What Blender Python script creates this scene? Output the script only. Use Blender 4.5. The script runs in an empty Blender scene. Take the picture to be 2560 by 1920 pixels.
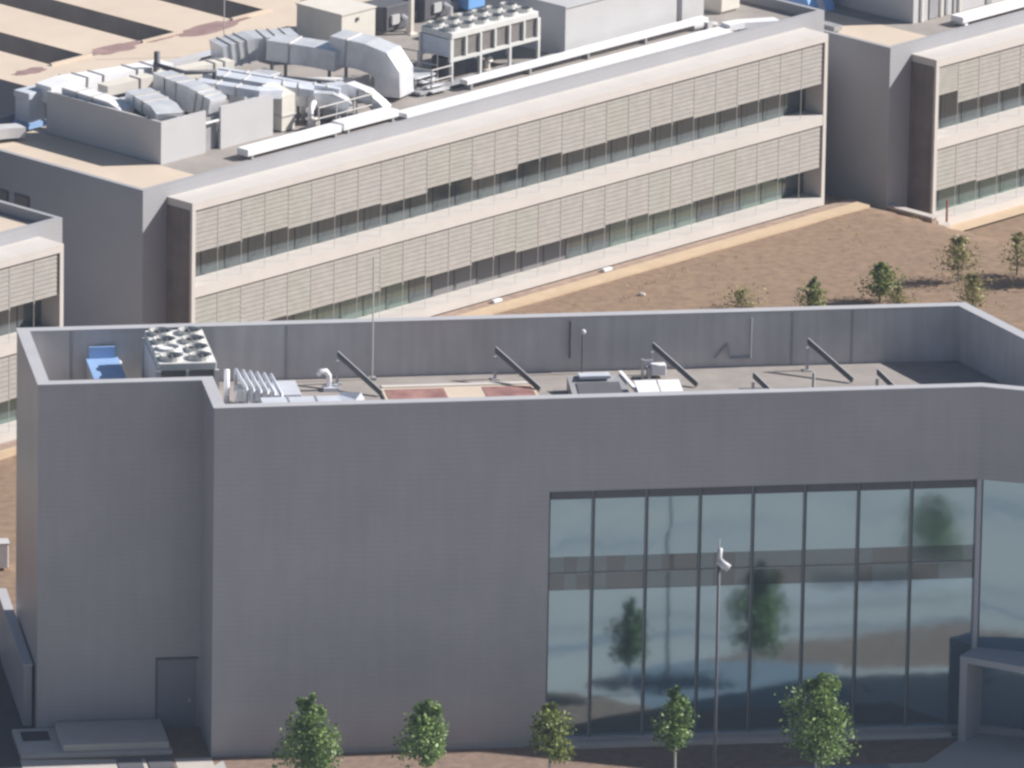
import bpy, bmesh, math, random
from mathutils import Vector, Matrix
R = math.radians
sc = bpy.context.scene
COL = sc.collection
# ------------------------------------------------------------------ camera
F, TH, ROLL = 28000.0, 0.292913, 0.0170802          # focal length in pixels of a 2560 wide frame, pitch, roll
CAM = Vector((0.0, -382.96272, 129.76838))
fw = Vector((0, math.cos(TH), -math.sin(TH))); up0 = Vector((0, math.sin(TH), math.cos(TH))); r0 = Vector((1, 0, 0))
cr = math.cos(ROLL) * r0 + math.sin(ROLL) * up0
cu = -math.sin(ROLL) * r0 + math.cos(ROLL) * up0
cam = bpy.data.cameras.new('camera'); cam.sensor_width = 36.0; cam.lens = F / 2560 * 36.0
cam.clip_start = 1.0; cam.clip_end = 6000.0
co = bpy.data.objects.new('camera', cam); COL.objects.link(co)
m = Matrix((cr, cu, -fw)).transposed().to_4x4(); m.translation = CAM; co.matrix_world = m
sc.camera = co
# ------------------------------------------------------------------ light
SUN = Vector((0.9845, 0.1754, math.tan(R(36.0)))).normalized()     # towards the sun
w = bpy.data.worlds.new('World'); sc.world = w; w.use_nodes = True
nt = w.node_tree; bg = nt.nodes['Background']
sky = nt.nodes.new('ShaderNodeTexSky'); sky.sky_type = 'NISHITA'; sky.sun_disc = False
sky.sun_elevation = R(36.0); sky.sun_rotation = math.atan2(0.9845, 0.1754); sky.altitude = 200; sky.air_density = 1.0; sky.dust_density = 1.5
nt.links.new(sky.outputs[0], bg.inputs[0]); bg.inputs[1].default_value = 0.052
sl = bpy.data.lights.new('sun', 'SUN'); sl.energy = 5.0; sl.angle = R(0.53); sl.color = (1.0, 0.955, 0.90)
so = bpy.data.objects.new('sun', sl); COL.objects.link(so); so.rotation_euler = (-SUN).to_track_quat('-Z', 'Y').to_euler()
sc.view_settings.view_transform = 'Standard'; sc.view_settings.look = 'None'
sc.view_settings.exposure = 0.50; sc.view_settings.gamma = 1.0
sc.cycles.filter_width = 2.7
sc.cycles.max_bounces = 8; sc.cycles.diffuse_bounces = 2; sc.cycles.glossy_bounces = 4
rng = random.Random(7)

# ------------------------------------------------------------------ frames of reference
def at(px, py, z):                                   # the point of the horizontal plane z seen at a pixel of the photograph
    d = fw + ((px - 1280) / F) * cr - ((py - 960) / F) * cu
    return CAM + d * ((z - CAM.z) / d.z)
class Frame:
    def __init__(s, x, y, z, a):
        s.o = Vector((x, y, z)); s.a = a
        s.u = Vector((math.cos(a), math.sin(a), 0)); s.v = Vector((-math.sin(a), math.cos(a), 0))
    def w(s, p, q, z): return s.o + p * s.u + q * s.v + Vector((0, 0, z))
    def l(s, P):
        e = P - s.o; return (e.dot(s.u), e.dot(s.v), e.z)
    def sub(s, p, q, z): o = s.w(p, q, z); return Frame(o.x, o.y, o.z, s.a)
FA = Frame(-10.61807, 0, 0, 0.1555456)
FB = Frame(-12.6246, 43.38075, 0, 0.82086)
FD = FB.sub(41.85, -2.55, -1.4)
FE = FB.sub(-8.1 - 16 * 1.3364, -0.57, 0)
W0 = Frame(0, 0, 0, 0)

# ------------------------------------------------------------------ materials
def mat(name, col, rough=0.8, metal=0.0, var=0.12, scale=1.5, bump=0.0, lines=None, streak=0.0, spec=0.4, col2=None):
    m_ = bpy.data.materials.new(name); m_.use_nodes = True
    n = m_.node_tree; L = n.links.new; b = n.nodes['Principled BSDF']
    b.inputs['Roughness'].default_value = rough; b.inputs['Metallic'].default_value = metal
    b.inputs['Specular IOR Level'].default_value = spec
    tc = n.nodes.new('ShaderNodeTexCoord')
    nz = n.nodes.new('ShaderNodeTexNoise'); nz.inputs['Scale'].default_value = scale; nz.inputs['Detail'].default_value = 8; nz.inputs['Roughness'].default_value = 0.65
    L(tc.outputs['Object'], nz.inputs['Vector'])
    rp = n.nodes.new('ShaderNodeValToRGB')
    c1 = [c * (1 - var) for c in col]; c2 = [min(1, c * (1 + var)) for c in (col2 or col)]
    rp.color_ramp.elements[0].position = 0.3; rp.color_ramp.elements[1].position = 0.7
    rp.color_ramp.elements[0].color = (*c1, 1); rp.color_ramp.elements[1].color = (*c2, 1)
    L(nz.outputs['Fac'], rp.inputs['Fac']); out = rp.outputs['Color']
    hgt = None
    def mul(a, fac_out, amt):
        mx = n.nodes.new('ShaderNodeMix'); mx.data_type = 'RGBA'; mx.blend_type = 'MULTIPLY'
        mx.inputs[0].default_value = amt; L(a, mx.inputs[6]); L(fac_out, mx.inputs[7]); return mx.outputs[2]
    if streak:
        mp = n.nodes.new('ShaderNodeMapping'); mp.inputs['Scale'].default_value = (2.2, 2.2, 0.18); L(tc.outputs['Object'], mp.inputs[0])
        n2 = n.nodes.new('ShaderNodeTexNoise'); n2.inputs['Scale'].default_value = 1.3; n2.inputs['Detail'].default_value = 6
        L(mp.outputs[0], n2.inputs['Vector'])
        r2 = n.nodes.new('ShaderNodeValToRGB'); r2.color_ramp.elements[0].position = 0.35; r2.color_ramp.elements[1].position = 0.62
        r2.color_ramp.elements[0].color = (0.62, 0.62, 0.64, 1); r2.color_ramp.elements[1].color = (1, 1, 1, 1)
        L(n2.outputs['Fac'], r2.inputs['Fac']); out = mul(out, r2.outputs['Color'], streak)
    if lines:                                        # (axis, pitch, share of the pitch, darkness): seams between boards
        ax, pitch, share, dark = lines
        sp = n.nodes.new('ShaderNodeSeparateXYZ'); L(tc.outputs['Object'], sp.inputs[0])
        d = n.nodes.new('ShaderNodeMath'); d.operation = 'DIVIDE'; L(sp.outputs[ax], d.inputs[0]); d.inputs[1].default_value = pitch
        f = n.nodes.new('ShaderNodeMath'); f.operation = 'FRACT'; L(d.outputs[0], f.inputs[0])
        r3 = n.nodes.new('ShaderNodeValToRGB'); e = r3.color_ramp.elements
        e[0].position = 0.0; e[0].color = (dark, dark, dark, 1); e[1].position = share; e[1].color = (1, 1, 1, 1)
        L(f.outputs[0], r3.inputs['Fac']); out = mul(out, r3.outputs['Color'], 1.0); hgt = r3.outputs['Color']
    L(out, b.inputs['Base Color'])
    if bump:
        bp = n.nodes.new('ShaderNodeBump'); bp.inputs['Strength'].default_value = bump; bp.inputs['Distance'].default_value = 0.03
        n3 = n.nodes.new('ShaderNodeTexNoise'); n3.inputs['Scale'].default_value = scale * 8; n3.inputs['Detail'].default_value = 6
        L(tc.outputs['Object'], n3.inputs['Vector']); L(hgt or n3.outputs['Fac'], bp.inputs['Height']); L(bp.outputs[0], b.inputs['Normal'])
    return m_
def glass(name, base, tint, refl, wob=0.01):
    m_ = bpy.data.materials.new(name); m_.use_nodes = True; n = m_.node_tree; L = n.links.new
    n.nodes.remove(n.nodes['Principled BSDF']); out = n.nodes['Material Output']
    d = n.nodes.new('ShaderNodeBsdfDiffuse'); g = n.nodes.new('ShaderNodeBsdfGlossy'); mx = n.nodes.new('ShaderNodeMixShader')
    tc = n.nodes.new('ShaderNodeTexCoord'); nz = n.nodes.new('ShaderNodeTexNoise'); nz.inputs['Scale'].default_value = 0.35; nz.inputs['Detail'].default_value = 3
    L(tc.outputs['Object'], nz.inputs['Vector'])
    bp = n.nodes.new('ShaderNodeBump'); bp.inputs['Strength'].default_value = wob; bp.inputs['Distance'].default_value = 0.1
    L(nz.outputs['Fac'], bp.inputs['Height']); L(bp.outputs[0], g.inputs['Normal'])
    d.inputs['Color'].default_value = (*base, 1); g.inputs['Color'].default_value = (*tint, 1); g.inputs['Roughness'].default_value = 0.085
    mx.inputs[0].default_value = refl; L(d.outputs[0], mx.inputs[1]); L(g.outputs[0], mx.inputs[2]); L(mx.outputs[0], out.inputs[0])
    return m_
def leafmat(name, a, b_):
    m_ = bpy.data.materials.new(name); m_.use_nodes = True; n = m_.node_tree; L = n.links.new; b = n.nodes['Principled BSDF']
    g = n.nodes.new('ShaderNodeNewGeometry'); rp = n.nodes.new('ShaderNodeValToRGB')
    rp.color_ramp.elements[0].color = (*a, 1); rp.color_ramp.elements[1].color = (*b_, 1)
    L(g.outputs['Random Per Island'], rp.inputs['Fac']); L(rp.outputs['Color'], b.inputs['Base Color']); b.inputs['Roughness'].default_value = 0.5
    tr = n.nodes.new('ShaderNodeBsdfTranslucent'); mx = n.nodes.new('ShaderNodeMixShader'); mx.inputs[0].default_value = 0.3
    L(rp.outputs['Color'], tr.inputs['Color']); L(b.outputs[0], mx.inputs[1]); L(tr.outputs[0], mx.inputs[2]); L(mx.outputs[0], n.nodes['Material Output'].inputs[0])
    return m_
M = dict(
    siding=mat('lap_siding', (0.40, 0.384, 0.403), 0.40, var=0.07, scale=0.35, lines=('Z', 0.19, 0.16, 0.86), bump=0.2, streak=0.12),
    door=mat('grey_door', (0.23, 0.24, 0.27), 0.6, var=0.05),
    mblue=mat('muted_blue_metal', (0.30, 0.46, 0.74), 0.4, var=0.1),
    mblue2=mat('blue_grey_reflected_ground', (0.20, 0.245, 0.30), 0.8, var=0.1),
    mottled=mat('mottled_side_board', (0.20, 0.172, 0.158), 0.85, var=0.28, scale=0.6, streak=0.4),
    offwhite=mat('off_white_casing', (0.62, 0.62, 0.605), 0.6, var=0.07),
    frame=mat('curtain_frame', (0.10, 0.115, 0.12), 0.5, var=0.05),
    sidingB=mat('smooth_siding', (0.36, 0.362, 0.385), 0.7, var=0.05, scale=0.5, lines=('Z', 0.19, 0.16, 0.86), bump=0.2),
    inner=mat('weathered_concrete', (0.54, 0.525, 0.53), 0.85, var=0.10, scale=0.5, streak=0.3),
    cap=mat('metal_coping', (0.46, 0.455, 0.48), 0.5, var=0.05, scale=0.8),
    deck=mat('grey_roof_gravel', (0.315, 0.285, 0.265), 0.95, var=0.14, scale=0.9, bump=0.2),
    beige=mat('beige_roof_membrane', (0.60, 0.50, 0.405), 0.9, var=0.07, scale=0.35),
    slab=mat('pale_render', (0.585, 0.55, 0.52), 0.8, var=0.06, scale=0.6),
    louvre=mat('mesh_louvre', (0.372, 0.35, 0.328), 0.7, var=0.10, scale=2.2),
    louvre2=mat('greener_mesh_louvre', (0.36, 0.348, 0.315), 0.7, var=0.10, scale=2.2),
    rail=mat('light_metal', (0.52, 0.50, 0.48), 0.5, var=0.04),
    dark=mat('dark_recess', (0.045, 0.045, 0.05), 0.8, var=0.1),
    white=mat('bright_aluminium', (0.84, 0.84, 0.86), 0.35, var=0.05, scale=1.2),
    galv=mat('galvanised_sheet', (0.74, 0.75, 0.78), 0.33, metal=0.35, var=0.12, scale=1.6, bump=0.05),
    cream=mat('cream_paint', (0.68, 0.64, 0.58), 0.7, var=0.06),
    lgrey=mat('light_grey_panel', (0.52, 0.515, 0.525), 0.65, var=0.05, scale=0.6),
    mgrey=mat('mid_grey_metal', (0.33, 0.33, 0.34), 0.55, var=0.1),
    dgrey=mat('dark_grey_metal', (0.12, 0.12, 0.135), 0.6, var=0.12),
    coil=mat('condenser_coil', (0.20, 0.185, 0.175), 0.7, var=0.12, scale=6, lines=('Z', 0.09, 0.4, 0.75)),
    red=mat('red_brown_tile', (0.27, 0.125, 0.118), 0.9, var=0.28, scale=1.2, col2=(0.33, 0.19, 0.17)),
    stain=mat('purple_brown_stain', (0.30, 0.20, 0.19), 0.95, var=0.25, scale=1.2),
    blue=mat('blue_sheet', (0.20, 0.42, 0.80), 0.3, var=0.08, spec=0.6),
    lblue=mat('pale_blue_metal', (0.58, 0.61, 0.68), 0.4, var=0.08),
    soil=mat('dry_brown_soil', (0.232, 0.155, 0.110), 0.95, var=0.17, scale=2.4, bump=0.35, col2=(0.27, 0.188, 0.125)),
    mulch=mat('planting_mulch', (0.235, 0.165, 0.13), 0.95, var=0.28, scale=2.5, bump=0.5),
    trench=mat('trench_soil', (0.34, 0.25, 0.20), 0.95, var=0.25, scale=2.0, bump=0.4),
    path=mat('ochre_path', (0.55, 0.42, 0.29), 0.9, var=0.10, scale=1.0),
    kerb=mat('pale_concrete', (0.52, 0.475, 0.44), 0.85, var=0.08, scale=1.4),
    paving=mat('plaza_paving', (0.43, 0.42, 0.41), 0.85, var=0.07, scale=0.2),
    asphalt=mat('asphalt', (0.06, 0.06, 0.065), 0.9, var=0.15, scale=1.0),
    bark=mat('bark', (0.26, 0.22, 0.19), 0.9, var=0.2, scale=5),
    stake=mat('pale_trunk', (0.46, 0.43, 0.40), 0.9, var=0.15, scale=5),
    lamp=mat('lamp_white', (0.56, 0.57, 0.60), 0.35, var=0.03),
    rust=mat('rusty_pole', (0.30, 0.12, 0.07), 0.8, var=0.2, scale=4),
    curtain=glass('tinted_curtain_glass', (0.055, 0.085, 0.10), (0.56, 0.73, 0.82), 0.53, 0.16),
    spandrel=glass('spandrel_glass', (0.06, 0.075, 0.085), (0.52, 0.62, 0.66), 0.27, 0.08),
    spandrel2=glass('brown_spandrel_glass', (0.085, 0.072, 0.068), (0.48, 0.54, 0.56), 0.24, 0.08),
    win=glass('window_glass', (0.06, 0.072, 0.076), (0.66, 0.74, 0.77), 0.24, 0.0),
    winlow=glass('green_window_glass', (0.12, 0.165, 0.15), (0.70, 0.82, 0.78), 0.22, 0.0),
    blind=mat('drawn_blind', (0.20, 0.195, 0.20), 0.8, var=0.05),
    leafA=leafmat('leaves_green', (0.05, 0.105, 0.03), (0.31, 0.44, 0.14)),
    leafY=leafmat('leaves_yellow_green', (0.065, 0.09, 0.022), (0.33, 0.38, 0.11)),
    leafD=leafmat('leaves_dry_olive', (0.15, 0.135, 0.05), (0.46, 0.43, 0.18)),
)

# ------------------------------------------------------------------ mesh building
class MB:
    def __init__(s): s.v = []; s.f = []
    def quad(s, *p):
        b = len(s.v); s.v += [tuple(x) for x in p]; s.f.append(tuple(range(b, b + len(p)))); return s
    def box(s, u0, u1, v0, v1, z0, z1):
        b = len(s.v)
        s.v += [(u0, v0, z0), (u1, v0, z0), (u1, v1, z0), (u0, v1, z0), (u0, v0, z1), (u1, v0, z1), (u1, v1, z1), (u0, v1, z1)]
        for f in ((0, 3, 2, 1), (4, 5, 6, 7), (0, 1, 5, 4), (1, 2, 6, 5), (2, 3, 7, 6), (3, 0, 4, 7)): s.f.append(tuple(b + i for i in f))
        return s
    def prism(s, poly, z0, z1):
        b = len(s.v); k = len(poly)
        s.v += [(x, y, z0) for x, y in poly] + [(x, y, z1) for x, y in poly]
        s.f.append(tuple(b + i for i in reversed(range(k)))); s.f.append(tuple(b + k + i for i in range(k)))
        for i in range(k): j = (i + 1) % k; s.f.append((b + i, b + j, b + k + j, b + k + i))
        return s
    def extrude(s, pts, off):                        # a planar outline swept along a vector
        b = len(s.v); k = len(pts); o = Vector(off)
        s.v += [tuple(p) for p in pts] + [tuple(Vector(p) + o) for p in pts]
        s.f.append(tuple(b + i for i in reversed(range(k)))); s.f.append(tuple(b + k + i for i in range(k)))
        for i in range(k): j = (i + 1) % k; s.f.append((b + i, b + j, b + k + j, b + k + i))
        return s
    def sweep(s, pts, sec, cap=True):                # mitred sweep of a section (list of (side, up)) along a polyline
        P = [Vector(p) for p in pts]; T = [(P[i + 1] - P[i]).normalized() for i in range(len(P) - 1)]
        t = T[0]; ref = Vector((0, 0, 1)) if abs(t.z) < 0.95 else Vector((0, 1, 0))
        side = t.cross(ref).normalized(); upv = side.cross(t)
        ring = [P[0] + a * side + b_ * upv for a, b_ in sec]; rings = [ring]
        for i in range(1, len(P)):
            nrm = (T[i - 1] + T[i]).normalized() if i < len(T) else T[-1]
            ring = [q + T[i - 1] * ((P[i] - q).dot(nrm) / T[i - 1].dot(nrm)) for q in ring]; rings.append(ring)
        b = len(s.v); k = len(sec)
        for rr in rings: s.v += [tuple(q) for q in rr]
        for i in range(len(rings) - 1):
            for j in range(k):
                j2 = (j + 1) % k; s.f.append((b + i * k + j, b + i * k + j2, b + (i + 1) * k + j2, b + (i + 1) * k + j))
        if cap: s.f.append(tuple(b + j for j in reversed(range(k)))); s.f.append(tuple(b + (len(rings) - 1) * k + j for j in range(k)))
        return s
    def duct(s, pts, w_, h): return s.sweep(pts, [(-w_ / 2, -h / 2), (w_ / 2, -h / 2), (w_ / 2, h / 2), (-w_ / 2, h / 2)])
    def tube(s, pts, r, n=10): return s.sweep(pts, [(r * math.cos(2 * math.pi * i / n), r * math.sin(2 * math.pi * i / n)) for i in range(n)])
    def bar(s, p, q, r): return s.tube([p, q], r, 6)
    def ball(s, c, r, n=10):
        b = len(s.v)
        for i in range(1, 6):
            a = math.pi * i / 6
            for j in range(n): s.v.append((c[0] + r * math.sin(a) * math.cos(2 * math.pi * j / n), c[1] + r * math.sin(a) * math.sin(2 * math.pi * j / n), c[2] + r * math.cos(a)))
        for i in range(4):
            for j in range(n): s.f.append((b + i * n + j, b + (i + 1) * n + j, b + (i + 1) * n + (j + 1) % n, b + i * n + (j + 1) % n))
        s.f.append(tuple(b + j for j in range(n))); s.f.append(tuple(b + 4 * n + j for j in reversed(range(n)))); return s
    def build(s, name, m_, parent=None, bevel=0.0, smooth=False, props=None):
        me = bpy.data.meshes.new(name); me.from_pydata(s.v, [], s.f)
        bm = bmesh.new(); bm.from_mesh(me); bmesh.ops.recalc_face_normals(bm, faces=bm.faces); bm.to_mesh(me); bm.free()
        me.materials.append(m_)
        if smooth:
            for p in me.polygons: p.use_smooth = True
        o = bpy.data.objects.new(name, me); COL.objects.link(o)
        if parent: o.parent = parent
        if bevel:
            bv = o.modifiers.new('bevel', 'BEVEL'); bv.width = bevel; bv.segments = 2; bv.limit_method = 'ANGLE'
        if props: props(o)
        return o
def tag(o, label, cat, group=None):
    o['label'] = label; o['category'] = cat
    if group: o['group'] = group
    return o
def thing(name, fr, label, cat, group=None, loc=(0, 0, 0), rz=0.0):
    o = bpy.data.objects.new(name, None); COL.objects.link(o); o.empty_display_size = 0.3
    o.location = fr.w(*loc); o.rotation_euler = (0, 0, fr.a + rz); return tag(o, label, cat, group)
def solo(o, fr, label, cat, group=None, loc=(0, 0, 0), rz=0.0):        # a thing that is one mesh
    o.location = fr.w(*loc); o.rotation_euler = (0, 0, fr.a + rz); return tag(o, label, cat, group)
def struct(o): o['kind'] = 'structure'; return o
def copy_tree(o, parent=None):
    kids = list(o.children); c = o.copy(); COL.objects.link(c); c.parent = parent
    for k in kids: copy_tree(k, c)
    return c

# ------------------------------------------------------------------ terrain
def sm(a, b, x): t = max(0, min(1, (x - a) / (b - a))); return t * t * (3 - 2 * t)
def ground_z(x, y): return 0.9 * sm(16, 42, y) - 1.4 * sm(39.1, 41.5, (x + 12.6246) * 0.6816 + (y - 43.38) * 0.7317) * sm(54, 64, y)
def grid(xs, ys, zf):
    mb = MB()
    for y in ys:
        for x in xs: mb.v.append((x, y, zf(x, y)))
    n = len(xs)
    for j in range(len(ys) - 1):
        for i in range(n - 1): mb.f.append((j * n + i, j * n + i + 1, (j + 1) * n + i + 1, (j + 1) * n + i))
    return mb
xs = [-1500, -600, -200, -90, -60] + [-45 + i * 1.0 for i in range(106)] + [75, 110, 250, 700, 1500]
ys = [-500, -200, -100, -60, -30] + [-20 + i * 1.0 for i in range(141)] + [140, 200, 400, 900, 2500]
def gz(x, y):
    near = -45 <= x <= 60 and 20 < y < 120
    n = 0.007 * (math.sin(x * 1.7 + y * 0.6) + math.sin(y * 2.1 - x * 0.9)) if near else 0
    return ground_z(x, y) + n * sm(24, 34, y)
struct(grid(xs, ys, gz).build('ground', M['soil'], smooth=True))
def lay(name, fr, poly, z, m_, th=0.0):             # a flat sheet lying on the ground
    mb = MB()
    if th: mb.prism(poly, z, z + th)
    else: mb.quad(*[(x, y, z) for x, y in poly])
    o = mb.build(name, m_); o.location = fr.o; o.rotation_euler = (0, 0, fr.a); return struct(o)
lay('plaza', FA, [(-30, -70), (70, -70), (70, -0.3), (0.4, -0.3), (-1.4, -3.0), (-30, -3.0)], 0.005, M['paving'])
lay('planting_bed', FA, [(0.4, -3.1), (10.5, -3.3), (11.2, -5.2), (12.6, -5.9), (14.2, -5.6), (15.8, -4.2), (17.4, -3.2), (25.6, -3.2), (27.0, -1.2), (27.4, -0.6), (11, -0.3), (0.4, -0.3)], 0.010, M['mulch'])
lay('planting_bed', FA, [(19.2, -8.8), (24.6, -7.9), (24.9, -4.6), (31.4, -4.4), (31.4, -12.2), (27, -11.6), (23, -10.4)], 0.010, M['mulch'])
lay('road', FA, [(-40, -27), (18, -29.3), (40, -33.5), (70, -42), (70, -48), (40, -39.5), (18, -34.5), (-40, -32)], 0.010, M['mgrey'])  # unseen strip laid out to darken the glazing's upper reflection
lay('reflected_band', FA, [(-40, -12.4), (16, -13.2), (26, -14.4), (70, -21.0), (70, -22.0), (26, -15.3), (16, -13.9), (-40, -13.0)], 0.010, M['mgrey'])  # unseen band added as a dark streak in the glazing reflection
lay('reflected_patch', FA, [(16.6, -3.0), (24.2, -3.0), (24.4, -8.2), (19.4, -9.0), (16.2, -8.0)], 0.009, M['mblue2'])  # unseen patch added for the bluish zone low in the glazing
lay('reflected_band', FA, [(18, -16.5), (26, -16.0), (40, -18.2), (40, -18.8), (26, -17.0)], 0.014, M['lblue'])  # second unseen band, a pale streak in the reflection
def wavy(name, v0, slope, amp, per, wid, m_, z):  # unseen wavy strips, added to break up the glazing reflection
    us = [-30 + i * 1.5 for i in range(67)]; f = lambda u: v0 + slope * (u - 18) + amp * math.sin(u / per) + amp * .4 * math.sin(u / per * 2.7 + 1)
    lay(name, FA, [(u, f(u) - wid * (1.2 + .6 * math.sin(u / 9.0 + v0))) for u in us] + [(u, f(u)) for u in reversed(us)], z, m_)
wavy('reflected_streak', -11.0, -0.06, 0.5, 5.0, 0.7, M['mblue2'], 0.016); wavy('reflected_streak', -16.6, 0.10, 0.7, 6.0, 0.5, M['kerb'], 0.018)
wavy('reflected_streak', -23.5, -0.16, 0.9, 7.0, 0.9, M['mblue2'], 0.016); wavy('reflected_streak', -26.2, 0.12, 0.6, 4.5, 0.6, M['kerb'], 0.018)
lay('entrance_path', FA, [(25.4, -4.2), (27.25, -1.0), (28.9, 0.6), (32, -0.5), (32, -7.2), (24, -7.2)], 0.012, M['paving'])
lay('pavement', FA, [(-6.9, 0.4), (-2.4, 0.05), (-2.4, -3.0), (-6.9, -3.0)], 0.012, M['kerb'])
lay('pavement', FA, [(-1.35, 0.02), (0.0, -0.02), (0.0, -3.0), (-1.35, -3.0)], 0.012, M['kerb'])
lay('road', FA, [(-16, -3), (-6.9, -3), (-6.9, 3.5), (-6.0, 3.5), (-6.0, 16), (-9, 19), (-16, 19)], 0.009, M['asphalt'])
struct(MB().box(12.0, 27.1, -0.42, -0.06, 0.0, 0.16).build('kerb', M['kerb'])).matrix_world = Matrix.Translation(FA.o) @ Matrix.Rotation(FA.a, 4, 'Z')

# ------------------------------------------------------------------ concrete building in front
HT, DK, OP = 13.17, 11.07, 9.67
A = thing('concrete_building', FA, 'big windowless grey building with walled roof and tall glazed corner in front', 'building')
fp = [(-5.94, 10.64), (-5.94, 3.48), (0, 3.48), (0, 0), (27.9, 0), (42, -6.22), (46, 3.0), (32.03, 3.0), (29.33, 10.64)]
def inset(poly, t):
    out = []; n = len(poly)
    for i in range(n):
        p0, p1, p2 = (Vector(poly[k % n]) for k in (i - 1, i, i + 1))
        a = (p1 - p0).normalized(); b = (p2 - p1).normalized(); na = Vector((-a.y, a.x)); nb = Vector((-b.y, b.x))
        k = (na + nb) / (1 + na.dot(nb)); q = p1 + k * t; out.append((q.x, q.y))
    return out
ip = inset(fp, 0.40)
wall = MB(); inn = MB(); cap = MB()
n = len(fp)
for i in range(n):
    j = (i + 1) % n; (a, b), (c, d) = fp[i], fp[j]; (e, f), (g, h) = ip[i], ip[j]
    wall.quad((a, b, OP), (c, d, OP), (c, d, HT), (a, b, HT))
    if i not in (3, 4): wall.quad((a, b, -1), (c, d, -1), (c, d, OP), (a, b, OP))
    inn.quad((e, f, DK), (g, h, DK), (g, h, HT - 0.01), (e, f, HT - 0.01))
    (a2, b2), (c2, d2) = inset(fp, -0.03)[i], inset(fp, -0.03)[j]; (e2, f2), (g2, h2) = inset(fp, 0.43)[i], inset(fp, 0.43)[j]
    cap.quad((a2, b2, HT + 0.02), (c2, d2, HT + 0.02), (g2, h2, HT + 0.02), (e2, f2, HT + 0.02))
    cap.quad((a2, b2, HT - 0.035), (c2, d2, HT - 0.035), (c2, d2, HT + 0.02), (a2, b2, HT + 0.02))
    cap.quad((e2, f2, HT - 0.035), (g2, h2, HT - 0.035), (g2, h2, HT + 0.02), (e2, f2, HT + 0.02))
GL = 12.18
wall.quad((0, 0, -1), (GL, 0, -1), (GL, 0, OP), (0, 0, OP))
wall.quad((GL, 0, -1), (27.9, 0, -1), (27.9, 0, 0.28), (GL, 0, 0.28))
wall.quad((27.9, 0, -1), (42, -6.22, -1), (42, -6.22, 0.28), (27.9, 0, 0.28))
wall.quad((GL, 0, 0.28), (GL, 0.35, 0.28), (GL, 0.35, OP), (GL, 0, OP))                         # reveal
wall.quad((GL, 0, OP), (27.9, 0, OP), (28.0, 0.4, OP), (GL, 0.4, OP)); wall.quad((27.9, 0, OP), (42, -6.22, OP), (42, -5.78, OP), (28.0, 0.4, OP))
wall.quad((GL, 0, 0.28), (27.9, 0, 0.28), (28.0, 0.4, 0.28), (GL, 0.4, 0.28)); wall.quad((27.9, 0, 0.28), (42, -6.22, 0.28), (42, -5.78, 0.28), (28.0, 0.4, 0.28))
wall.build('wall', M['siding'], A)
inn.build('parapet_lining', M['inner'], A); cap.build('coping', M['cap'], A)
MB().quad(*[(x, y, DK) for x, y in ip]).build('roof_deck', M['deck'], A)
for u in (3.9, 22.75, 25.0, -4.05):                                   # joints of the parapet lining
    MB().box(u, u + 0.07, 10.205, 10.236, DK, HT - 0.05).build('expansion_joint', M['mgrey'], A)
# curtain wall
mull = [GL + 0.03, 13.84, 15.79, 17.75, 19.69, 21.59, 23.56, 25.52, 27.95]
for i in range(8):
    a, b = mull[i], mull[i + 1]
    f = MB().box(a - 0.035, a + 0.035, 0.09, 0.22, 0.28, OP).build('window', M['frame'], A)
    MB().box(a - 0.075, a - 0.0365, 0.12, 0.2, 0.28, OP).build('glazing_bead', M['mgrey'], f)
    t1, t2, t3, t4 = (rng.uniform(-.016, .016) for _ in range(4))
    MB().quad((a, 0.2 + t1, 0.28), (b, 0.2 + t2, 0.28), (b, 0.2 - t1 + t3, 5.86), (a, 0.2 - t2 + t3, 5.86)).build('pane', M['curtain'], f)
    MB().quad((a, 0.2 + t4 / 2, 7.13), (b, 0.2 - t4 / 2, 7.13), (b, 0.2 + t1 / 2, 9.33), (a, 0.2 + t2 / 2, 9.33)).build('pane', M['curtain'], f)
    cuts = [a, a + (b - a) * rng.uniform(.25, .45), a + (b - a) * rng.uniform(.55, .8), b]
    for q in range(3):
        for z0, z1 in ((5.86, 6.495), (6.495, 7.13)):
            tt = rng.uniform(-.006, .006)
            MB().quad((cuts[q], 0.21 + tt, z0), (cuts[q + 1], 0.21 - tt, z0), (cuts[q + 1], 0.21 - tt, z1), (cuts[q], 0.21 + tt, z1)).build('spandrel', M[rng.choice(('spandrel', 'spandrel', 'spandrel2'))], f)
    MB().box(a + 0.06, b - 0.06, 0.12, 0.24, 9.33, OP - 0.01).build('head_strip', M['dgrey'], f)
    MB().box(a + 0.06, b - 0.06, 0.16, 0.205, 6.47, 6.52).build('transom', M['mgrey'], f)
ex, ey = math.cos(-0.4155), math.sin(-0.4155)
MB().box(27.86, 28.02, -0.03, 0.2, 0.28, OP).build('corner_post', M['cap'], A)
for i in range(8):
    p = [(28.02 + ex * t, 0.13 + ey * t) for t in (1.9 * i, 1.9 * (i + 1))]
    (a, b), (c, d) = p
    f = MB().quad((a, b, 0.28), (c, d, 0.28), (c, d, OP), (a, b, OP)).build('window', M['curtain'], A)
    MB().box(c - 0.04, c + 0.04, d - 0.12, d + 0.0, 0.28, OP).build('mullion', M['frame'], f)
# door of the set-back wing
d = MB().box(-1.55, -0.15, 3.43, 3.52, -0.2, 2.62).build('door', M['door'], A); MB().box(-1.62, -1.56, 3.42, 3.5, -0.2, 2.7).box(-1.56, -0.08, 3.42, 3.5, 2.63, 2.7).build('door_frame', M['dgrey'], d)
MB().box(-0.42, -0.34, 3.37, 3.43, 1.0, 1.14).build('handle', M['rail'], d)

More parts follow.
